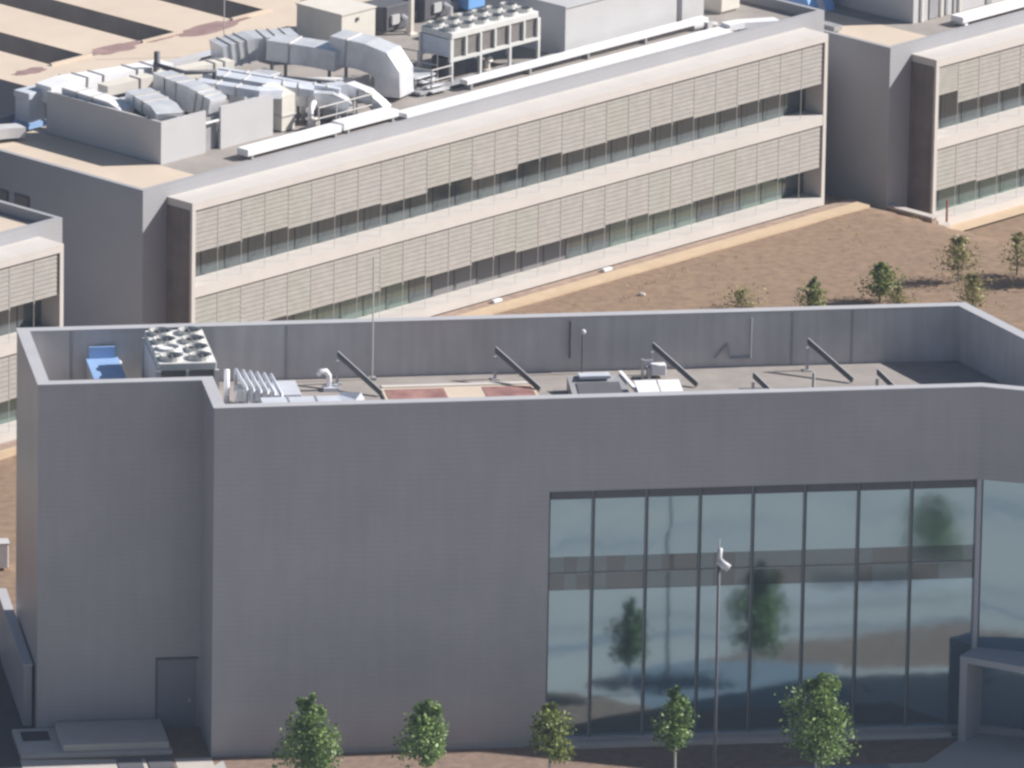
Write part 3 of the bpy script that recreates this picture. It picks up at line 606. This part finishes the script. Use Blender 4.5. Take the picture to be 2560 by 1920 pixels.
# chiller, mast, pumps, rails
c2 = chiller(FB, (19.85, 4.95, ZB), 6, 2, 0.87, 2.22, 1.12, 'raised chiller with dark coils and white frame on posts', 'rooftop chillers')
o = MB().tube([(0, 0, 0), (0, 0, 0.45), (0, -0.18, 0.55)], 0.13, 10).box(-.25, .25, -.3, .3, 0, .12).build('pump', M['cream']); solo(o, FB, 'pale pump body in the shade under the raised chiller', 'pump', loc=(22.6, 5.5, ZB))
o = MB().box(0, 1.2, 0, 0.8, 0, 0.9).build('control_cabinet', M['dgrey'], bevel=0.02); solo(o, FB, 'dark cabinet under the left part of the raised chiller', 'cabinet', loc=(20.3, 5.7, ZB))
p = b_(1027, 85, ZB)
o = MB().box(-.09, .09, -.09, .09, 0, 3.2).box(-.2, .2, -.2, .2, 0, .06).build('roof_mast', M['cream']); solo(o, FB, 'thick white post rising past the upper frame edge left of the raised chiller', 'mast', loc=(p[0], p[1], ZB))
o = MB().tube([(0, 0, 0), (0, 0, 4.6)], 0.022, 6).box(-.12, .12, -.12, .12, 0, .05).build('thin_mast', M['rail']); solo(o, FB, 'thin pale rod against the beige warehouse roof', 'mast', loc=(14.4, 12.7, ZB))
def railing(label, pts, h=1.0):
    t = thing('guard_rail', FB, label, 'railing', 'guard rails on the middle roof')
    r_ = MB(); k = MB()
    for i in range(len(pts) - 1):
        for zz in (h, h * 0.55): r_.bar((pts[i][0], pts[i][1], ZB + pts[i][2] + zz), (pts[i + 1][0], pts[i + 1][1], ZB + pts[i + 1][2] + zz), 0.028)
        n_ = max(1, round((Vector(pts[i + 1]) - Vector(pts[i])).length / 1.0))
        for j in range(n_ + 1):
            q = Vector(pts[i]).lerp(Vector(pts[i + 1]), j / n_); MB().bar((q.x, q.y, ZB), (q.x, q.y, ZB + q.z + h), 0.03).build('post', M['rail'], t)
    r_.build('rails', M['rail'], t)
railing('guard rail beside the bright elbow left of the chiller', [(17.6, 7.4, 0), (18.3, 4.6, 0), (19.5, 4.6, 0)])
railing('guard rail left of the raised chiller, nearer its legs', [(18.9, 8.2, 0.3), (19.5, 5.4, 0.3)])
railing('guard rail around the tank below the zigzag duct', [(10.8, 3.75, 0), (13.9, 3.75, 0), (13.9, 4.6, 0)])
t = thing('stair_platform', FB, 'small grey stair platform beside the raised chiller', 'stairs', loc=(18.0, 5.2, ZB))
MB().box(0, 1.2, 0, 2.2, 0.55, 0.62).build('deck', M['galv'], t)
for i in range(3): MB().box(0.1, 1.1, -0.3 * (3 - i), -0.3 * (3 - i) + 0.26, 0.14 * (i + 1), 0.14 * (i + 1) + 0.04).build('step', M['galv'], t)
for x, y in ((0.05, 0.05), (1.1, 0.05), (0.05, 2.1), (1.1, 2.1)): MB().box(x, x + 0.06, y, y + 0.06, 0, 0.549).build('leg', M['rail'], t)
t = thing('expansion_tank', FB, 'stubby grey tank lying behind a rail below the zigzag duct', 'tank', loc=(12.4, 4.4, ZB))
MB().tube([(-0.6, 0, 0.55), (0.7, 0, 0.55)], 0.36, 14).build('shell', M['mgrey'], t, smooth=True)
for x in (-0.35, 0.45): MB().box(x, x + 0.08, -0.25, 0.25, 0, 0.25).build('saddle', M['dgrey'], t)
t = thing('pump_set', FB, 'upright white pipes and pump just right of the screen', 'pump', loc=(10.75, 4.15, ZB))
MB().tube([(0, 0, 0), (0, 0, 0.8), (0.18, 0.1, 0.98), (0.55, 0.35, 0.98)], 0.12, 12).build('pipe', M['white'], t, smooth=True)
MB().tube([(0.1, -0.15, 0), (0.1, -0.15, 0.5)], 0.2, 12).build('motor', M['cream'], t, smooth=True); MB().box(-0.35, 0.5, -0.4, 0.3, 0, 0.08).build('base', M['dgrey'], t)
for u, v, w_, d__, h, mm, lab in ((7.2, 6.6, 1.1, 1.2, 0.9, 'dgrey', 'dark filler box behind the right screen wall'), (8.9, 6.1, 0.8, 0.9, 1.35, 'galv', 'tall silver fan unit behind the right screen wall'),
        (4.6, 8.6, 1.2, 0.9, 1.2, 'dgrey', 'dark filler box deep inside the screen'), (12.6, 8.9, 1.3, 1.0, 0.9, 'galv', 'silver fan unit under the zigzag duct'),
        (11.5, 7.5, 0.9, 0.8, 0.8, 'mgrey', 'grey fan unit between zigzag duct and screen'), (14.4, 6.6, 0.9, 0.9, 0.7, 'dgrey', 'dark filler box in the shade of the biggest duct'),
        (9.8, 10.3, 1.2, 0.8, 1.2, 'lgrey', 'pale fan unit by the warehouse edge'), (13.2, 4.9, 0.6, 0.6, 0.55, 'offwhite', 'small white fan unit by the guard rail')):
    t = thing('filler_unit', FB, lab, 'fan unit', 'fan units among the ducts', (u, v, ZB))  # boxes added among the ducts; dark ones stand in for shaded gaps
    MB().box(0, w_, 0, d__, 0.1, h).build('casing', M[mm], t, bevel=0.03); MB().box(0.05, w_ - .05, .05, d__ - .05, 0, 0.1).build('base', M['dgrey'], t)
    MB().box(w_ * .2, w_ * .8, -0.03, -0.003, h * .35, h * .8).build('grille', M['coil'], t)
# stair head and plant room
t = thing('roof_house', FB, 'small cream stair head house on the warehouse edge', 'roof house', loc=(19.1, 10.5, ZB))
MB().box(0, 2.0, 0, 2.6, 0, 2.02).build('wall', M['cream'], t); MB().box(-0.04, 2.04, -0.04, 2.64, 2.02, 2.08).build('roof', M['cream'], t)
MB().box(0.85, 0.98, -0.06, -0.004, 1.66, 1.8).build('lamp', M['dgrey'], t); MB().box(1.3, 1.42, -0.05, -0.004, 0.7, 0.84).build('socket', M['mgrey'], t)
t = thing('plant_room', FB, 'big pale plant room with shaded end at the upper edge', 'roof house', loc=(26.5, 4.75, ZB))
MB().box(0, 6.85, 0, 4.6, 0, 2.12).build('wall', M['lgrey'], t); MB().box(-0.06, 6.91, -0.06, 4.66, 2.12, 2.2).build('roof', M['lgrey'], t)
MB().box(6.853, 7.25, 0.35, 4.2, 0, 2.1).build('recess', M['dgrey'], t); MB().box(7.253, 8.6, 0.05, 4.4, 0, 2.12).build('annex', M['lgrey'], t)
p = b_(1803, 37, ZB)
o = MB().box(0, 1.15, 0, 1.75, 0.1, 1.3).box(0.05, 1.1, 0.1, 1.6, 0, 0.1).build('roof_cabinet', M['cream'], bevel=0.02); solo(o, FB, 'grey and cream cabinet right of the plant room', 'cabinet', loc=(p[0], p[1], ZB))
p = b_(1775, 70, ZB)
o = MB().tube([(-0.9, 0.15, 0.15), (0.1, 0, 0.15), (0.35, -0.05, 0.08)], 0.12, 10).box(-.3, .0, -.15, .15, 0, .3).build('valve_stub', M['lgrey'], smooth=False); solo(o, FB, 'short grey pipe stub at the end of the bright trunks', 'pipe', loc=(p[0], p[1], ZB))
# left end duct and tank
t = thing('riser_duct', FB, 'pale metal riser duct with a blue foot turning down at the left roof end', 'duct', loc=(2.6, 12.2, ZB))
MB().box(-0.35, 0.6, -0.45, 0.35, 0.35, 1.35).build('casing', M['lblue'], t, bevel=0.03); MB().box(-0.4, 0.65, -0.5, 0.4, 1.35, 1.62).build('hood', M['lblue'], t, bevel=0.03)
MB().box(-0.4, 0.65, -0.5, 0.4, 0.12, 0.35).build('blue_foot', M['mblue'], t); MB().box(-0.1, 0.3, -0.2, 0.1, 0, 0.12).build('base', M['mgrey'], t)
duct('low pale duct leaving the left roof end of the middle building', [(-0.9, 11.9, 8.98), (0.6, 11.5, 8.95), (1.35, 11.25, 8.9)], 0.75, 0.42, 'lgrey', 1)
# dark and blue pieces behind the chiller
p = b_(1195, 25, ZB)
o = MB().box(-0.6, 1.5, 0, 0.9, 0.1, 1.1).box(-.5, 1.4, .1, .8, 0, .1).build('blue_tank', M['blue'], bevel=0.04); solo(o, FB, 'blue tank at the upper edge behind the raised chiller', 'tank', loc=(p[0], p[1], ZB))
for x, y, lab in ((985, 60, 'dark filler casing between stair head and white post'), (1090, 30, 'dark machine casing right of the thick white post')):  # dark casings; the first one's colour stands in for a shaded gap
    p = b_(x, y + 20, ZB)
    t = thing('dark_casing', FB, lab, 'machine', loc=(p[0], p[1], ZB))
    MB().box(-0.7, 0.9, 0, 1.3, 0.1, 1.15).build('body', M['dgrey'], t, bevel=0.03); MB().box(-0.2, 0.25, -0.1, 0.0, 0.35, 0.75).build('access_panel', M['lgrey'], t); MB().box(-0.6, 0.8, .1, 1.2, 0, .1).build('base', M['mgrey'], t)
    MB().tube([(0.5, -0.35, 0), (0.5, -0.35, 0.5), (0.5, 0.0, 0.6)], 0.1, 8).build('pipe', M['galv'], t)

# ------------------------------------------------------------------ equipment on the right roof
t = thing('plant_room', FD, 'pale ribbed plant room on the roof at the upper right', 'roof house', loc=(3.3, 4.4, ZB))
MB().box(0, 9, 0, 5.5, 0, 2.3).build('wall', M['lgrey'], t)
for x, w_ in ((1.0, 0.55), (2.05, 0.14), (2.55, 0.1), (4.7, 0.35)): MB().box(x, x + w_, -0.05, -0.003, 0.02, 2.2).build('louvre_strip', M['mgrey'], t)
for x in (0.45, 1.7, 2.9): MB().box(x, x + 0.1, -0.1, -0.053, 0.0, 2.28).build('rib', M['cream'], t)
o = MB().box(0, 14, -0.35, 0.35, 0.16, 0.42).box(0.2, 0.4, -.3, .3, 0, .16).box(6, 6.2, -.3, .3, 0, .16).box(12, 12.2, -.3, .3, 0, .16).build('cable_trunk', M['white'], bevel=0.02); solo(o, FD, 'bright trunk along the parapet of the right building', 'duct', loc=(4.4, 2.9, ZB))
p = FD.l(at(2170, 35, ZB - 1.4))
t = thing('blue_cover', FD, 'folded bright blue cover at the upper right roof edge', 'cover', loc=(1.2, 8.3, ZB))
MB().extrude([(0, 0, 0), (0, 2.0, 0), (0, 1.7, 0.9), (0, 0.5, 1.1)], (1.5, 0, 0)).build('sheet', M['blue'], t); MB().extrude([(0.5, -0.02, 0), (0.95, -0.02, 0), (0.8, 0.45, 1.12), (0.6, 0.45, 1.12)], (0, 0.04, 0)).build('fold', M['lblue'], t)
o = MB().box(0, 0.5, 0, 5.0, 0.08, 0.3).box(0.1, .4, .5, .7, 0, .08).box(0.1, .4, 4.0, 4.2, 0, .08).build('low_duct', M['mgrey']); solo(o, FD, 'low grey duct along the end parapet of the right building', 'duct', loc=(-0.4, 5.6, ZB))

# ------------------------------------------------------------------ between the buildings
lay('earth_strip', FB, [(-4, -0.62), (39.2, -0.62), (39.2, -0.003), (-4, -0.003)], 0.96, M['trench'])
o = lay('ochre_path', FB, [(-30, -1.35), (39.0, -1.35), (39.0, -0.62), (-30, -0.62)], -0.6, M['path'], 1.60)
lay('earth_strip', FB, [(-31, -1.2), (-7.6, -1.2), (-7.6, -0.6), (-31, -0.6)], 1.004, M['trench'])
lay('earth_strip', FD, [(-0.8, -0.9), (20, -0.9), (20, -0.003), (-0.8, -0.003)], 1.0, M['path'])
t = thing('retaining_wall', FD, 'low retaining wall with pale top beside the right building', 'wall', loc=(0, 0, 0))
MB().box(-1.5, -1.2, -1.1, 9.0, 0.2, 2.0).build('face', M['trench'], t); MB().box(-1.55, -1.15, -1.15, 9.0, 2.0, 2.08).build('coping', M['kerb'], t); MB().box(-1.5, -0.6, -1.35, -1.12, 0.2, 1.7).build('end_block', M['kerb'], t)
for x, y, lab in ((1520, 676, 'white concrete block by the ochre path, right one'), (1252, 756, 'white concrete block by the ochre path, left one')):
    p = b_(x, y, 1.0)
    o = MB().box(-0.25, 0.25, -0.1, 0.1, 0, 0.13).build('concrete_block', M['white'], bevel=0.03); solo(o, FB, lab, 'block', 'white blocks by the path', (p[0], -0.36, 0.96))
p = at(1604, 742, 0.85); o = MB().ball((0, 0, 0.06), 0.15, 7).build('stone', M['kerb']); o.scale = (1.2, 0.8, 0.7); solo(o, W0, 'pale stone lying alone on the dry field', 'stone', loc=(p.x, p.y, ground_z(p.x, p.y)))
p = FD.l(at(2370, 545, -0.4))
o = MB().bar((0, 0, 0), (0, 0, 1.3), 0.05).build('rusty_post', M['rust']); solo(o, FD, 'rusty post before the corner of the right building', 'post', loc=(0.45, -0.25, 1.0))
t = thing('bollard_light', FD, 'small pale light at the foot of the shaded right wall', 'lamp', loc=(-1.2, 1.35, 0.9))
MB().bar((0, 0, 0), (0, 0, 0.35), 0.04).build('post', M['dgrey'], t); MB().ball((0, 0, 0.42), 0.11, 8).build('globe', M['lamp'], t)
# utility slab and hatch at the foot of the set-back wing
t = thing('utility_plinth', FA, 'flat concrete plinth with dark plate for a hole at the left foot of the front building', 'plinth', loc=(-6.85, 0.45, 0))
MB().box(0, 5.5, 0, 3.0, 0.012, 0.16).build('base_slab', M['kerb'], t)
MB().box(1.55, 5.4, 0.25, 2.9, 0.16, 0.42).build('cover_slab', M['kerb'], t, bevel=0.03); MB().box(0.25, 1.25, 1.6, 2.6, 0.162, 0.19).build('opening', M['dark'], t)  # flat dark plate; its colour stands in for the shade inside a hole
for x, lab in ((-3.45, 'left square manhole in the pale pavement'), (-2.35, 'right square manhole in the pale pavement')):
    o = MB().box(0, 0.9, 0, 1.3, 0, 0.03).build('manhole', M['dgrey']); solo(o, FA, lab, 'manhole', 'manholes in the pavement', (x, -1.15, 0.016))
t = thing('boundary_wall', FA, 'low pale wall running back past the left face', 'wall', loc=(-6.35, 4.2, 0))
MB().box(0, 0.3, 0, 9.0, 0, 2.3).build('face', M['siding'], t); MB().box(-0.03, 0.33, -0.02, 9.02, 2.3, 2.38).build('coping', M['cap'], t)
p = FA.l(at(8, 1415, 0.3))
t = thing('meter_box', FA, 'white box cut by the left edge near the low wall', 'box', loc=(p[0] - 0.55, p[1], 0.2))
MB().box(-0.6, 0.75, 0, 0.6, 0, 0.95).build('body', M['white'], t, bevel=0.03); MB().box(-0.65, 0.8, -0.05, 0.65, 0.95, 1.0).build('lid', M['lgrey'], t)

# ------------------------------------------------------------------ street lamp and plants
LP = at(1785, 1965, 0)
t = thing('street_lamp', W0, 'tall street lamp with pale hooded head before the glazing', 'street lamp', loc=(LP.x, LP.y, 0))
MB().tube([(0, 0, 0), (0, 0, 8.4)], 0.055, 10).build('pole', M['dgrey'], t, smooth=True); MB().tube([(0, 0, 8.4), (0.0, 0, 9.3)], 0.02, 6).build('finial', M['rail'], t)
h = MB().tube([(0.0, 0, 8.35), (0.02, 0, 8.6), (0.03, 0, 8.95)], 0.085, 10).build('arm', M['lamp'], t, smooth=True)
h = MB(); h.sweep([(-0.02, 0, 8.5), (0.14, -0.05, 8.36), (0.36, -0.12, 8.24)], [(0.10 * math.cos(q * math.pi / 5), 0.15 * math.sin(q * math.pi / 5)) for q in range(10)]); h.build('lamp_head', M['lamp'], t, smooth=True)
MB().box(-0.15, 0.15, -0.15, 0.15, 0, 0.1).build('base', M['mgrey'], t)
def plant(name, label, cat, x, y, z, hgt, wid, trunk_h, leaf, nleaf, seed, group, ls=0.11, lean=0.0, gap=0.0, bark='stake', spread=0.5):
    t = thing(name, W0, label, cat, group, (x, y, z))
    r = random.Random(seed); T = MB()
    T.sweep([(0, 0, 0), (lean * 0.3, 0, trunk_h), (lean, 0, hgt * 0.9)], [(0.04 * math.cos(q), 0.04 * math.sin(q)) for q in (0, 1.05, 2.09, 3.14, 4.19, 5.24)])
    cl = []
    nb_ = 11
    ch = hgt - trunk_h
    for i in range(nb_):
        f = 0.08 + 0.84 * i / (nb_ - 1); zz = trunk_h + ch * f
        prof = math.sin(math.pi * min(1, (f * 0.86 + 0.14)) ** 0.75)
        rad = wid / 2 * prof * (0.8 + 0.4 * r.random()); an = i * 2.4 + r.random()
        e = Vector((rad * 0.72 * math.cos(an) + lean * zz / hgt, rad * 0.72 * math.sin(an), zz + 0.1 * ch * r.random()))
        T.bar((lean * zz / hgt, 0, zz - 0.12 * ch), e, 0.014)
        cl.append((e, max(0.10, rad * 0.62))); cl.append((Vector((lean * zz / hgt, 0, zz)) + Vector((r.uniform(-.2, .2), r.uniform(-.2, .2), 0)) * rad, max(0.10, rad * 0.5)))
    T.build('trunk', M[bark], t)
    Lf = MB()
    for i in range(int(nleaf * 1.9)):
        c_, rr = cl[r.randrange(len(cl))]
        d_ = Vector((r.gauss(0, 1), r.gauss(0, 1), r.gauss(0, 1)))
        d_ = d_.normalized() * rr * (r.random() ** 0.5) * (1.0 + (0.35 if r.random() < 0.05 else 0))
        p = c_ + Vector((d_.x, d_.y, d_.z * 1.15)); a = Vector((r.gauss(0, 1), r.gauss(0, 1), r.gauss(0, 0.7))).normalized(); b = a.cross(Vector((r.gauss(0, 1), r.gauss(0, 1), r.gauss(0, 1)))).normalized()
        s_ = ls * r.uniform(0.6, 1.25)
        Lf.quad(p - a * s_ * .6, p + b * s_ * .32, p + a * s_ * .6, p - b * s_ * .32)
    Lf.build('crown', M[leaf], t)
    return t
young = 'young trees in a row before the front building'
for i, (x, yb, ytop, wpx, th, leaf, nl, lab) in enumerate((
    (768, 1985, 1738, 150, 0.75, 'leafA', 1900, 'leftmost young tree, broad dark green crown before the blank wall'),
    (1066, 1965, 1752, 128, 0.95, 'leafA', 1500, 'young tree before the blank wall, second from the left'),
    (1372, 1965, 1752, 108, 1.15, 'leafY', 1050, 'yellowish young tree at the left edge of the glazing'),
    (1687, 1965, 1716, 100, 1.45, 'leafA', 1100, 'slender young tree left of the street lamp'),
    (2037, 1985, 1680, 168, 1.35, 'leafA', 2300, 'biggest young tree, right of the street lamp'))):
    p = at(x, yb, 0); hgt = (yb - ytop - 6) / 66.0
    plant('young_tree', lab, 'tree', p.x, p.y, 0, hgt, wpx / 70.0, th, leaf, int(nl * 1.35), 20 + i, young, ls=0.15, lean=0.06 * (-1) ** i)
p = FA.w(30.0, -18.0, 0); plant('young_tree', 'dark small tree mirrored in the right part of the glazing', 'tree', p.x, p.y, 0, 3.3, 2.2, 0.7, 'leafA', 1500, 77, None, ls=0.16)
fld = 'plants on the dry field'
for i, (x, yb, ytop, wpx, th, leaf, nl, ls, nm, lab) in enumerate((
    (2030, 790, 690, 78, 0.25, 'leafY', 420, 0.12, 'shrub', 'olive shrub half hidden by the rear parapet, left of the small green tree'),
    (2200, 755, 650, 92, 0.35, 'leafY', 700, 0.13, 'small_tree', 'greenest small tree standing on the dry field'),
    (2395, 705, 580, 100, 0.45, 'leafD', 430, 0.13, 'small_tree', 'pale olive small tree before the right building'),
    (2542, 690, 570, 74, 0.4, 'leafD', 260, 0.12, 'small_tree', 'faint sparse small tree at the right edge of the field'),
    (1855, 775, 722, 100, 0.05, 'leafD', 260, 0.11, 'shrub', 'low yellowish bush peeking over the rear parapet'),
    (2245, 775, 712, 62, 0.05, 'leafD', 240, 0.11, 'shrub', 'small yellow bush right beside the greenest small tree'),
    (2432, 765, 680, 80, 0.1, 'leafD', 380, 0.12, 'shrub', 'yellow bush at the bend of the rear parapet'))):
    p = at(x, yb, 0.9); p = at(x, yb, ground_z(p.x, p.y)); gzv = ground_z(p.x, p.y); p = at(x, yb, gzv)
    plant(nm, lab, 'tree' if nm == 'small_tree' else 'bush', p.x, p.y, gzv, (yb - ytop) / 64.5, wpx / 56.0, th, leaf, int(nl * 1.6), 60 + i, fld, ls=ls, bark='bark')
r = random.Random(5); g = MB()
for i in range(900):
    c = FB.w(r.uniform(-2, 52), r.uniform(-24, -2.2), 0)
    if math.sin(c.x * 0.55 + 1.3) * math.sin(c.y * 0.5) + r.uniform(-.7, .7) < 0.15: continue
    z = ground_z(c.x, c.y) - 0.01
    for k in range(7):
        x, y = c.x + r.gauss(0, .16), c.y + r.gauss(0, .16); an = r.uniform(0, 6.28); h_ = r.uniform(.06, .2); lx, ly = r.gauss(0, .05), r.gauss(0, .05)
        g.quad((x - .018 * math.cos(an), y - .018 * math.sin(an), z), (x + .018 * math.cos(an), y + .018 * math.sin(an), z), (x + lx, y + ly, z + h_))
o = g.build('dry_grass', M['leafD']); o['kind'] = 'stuff'; tag(o, 'thin tufts of dry yellow grass scattered over the brown field', 'grass')
# a taller tree beyond the right frame edge that throws its shadow onto the field
p = at(2690, 735, 0.4)
plant('field_tree', 'taller tree standing right of the field', 'tree', p.x, p.y, ground_z(p.x, p.y), 3.2, 2.2, 0.9, 'leafA', 1800, 91, None, ls=0.16, bark='bark')

# ------------------------------------------------------------------ air
hz = bpy.data.materials.new('haze'); hz.use_nodes = True; n = hz.node_tree; n.nodes.remove(n.nodes['Principled BSDF'])
pv = n.nodes.new('ShaderNodeVolumePrincipled'); pv.inputs['Color'].default_value = (0.62, 0.76, 1.0, 1); pv.inputs['Density'].default_value = 0.00012
n.links.new(pv.outputs[0], n.nodes['Material Output'].inputs['Volume'])
o = MB().box(-1600, 1600, -600, 2600, -4, 135).build('haze', hz); o['kind'] = 'stuff'; tag(o, 'thin bluish summer haze in the air over the whole site', 'haze')
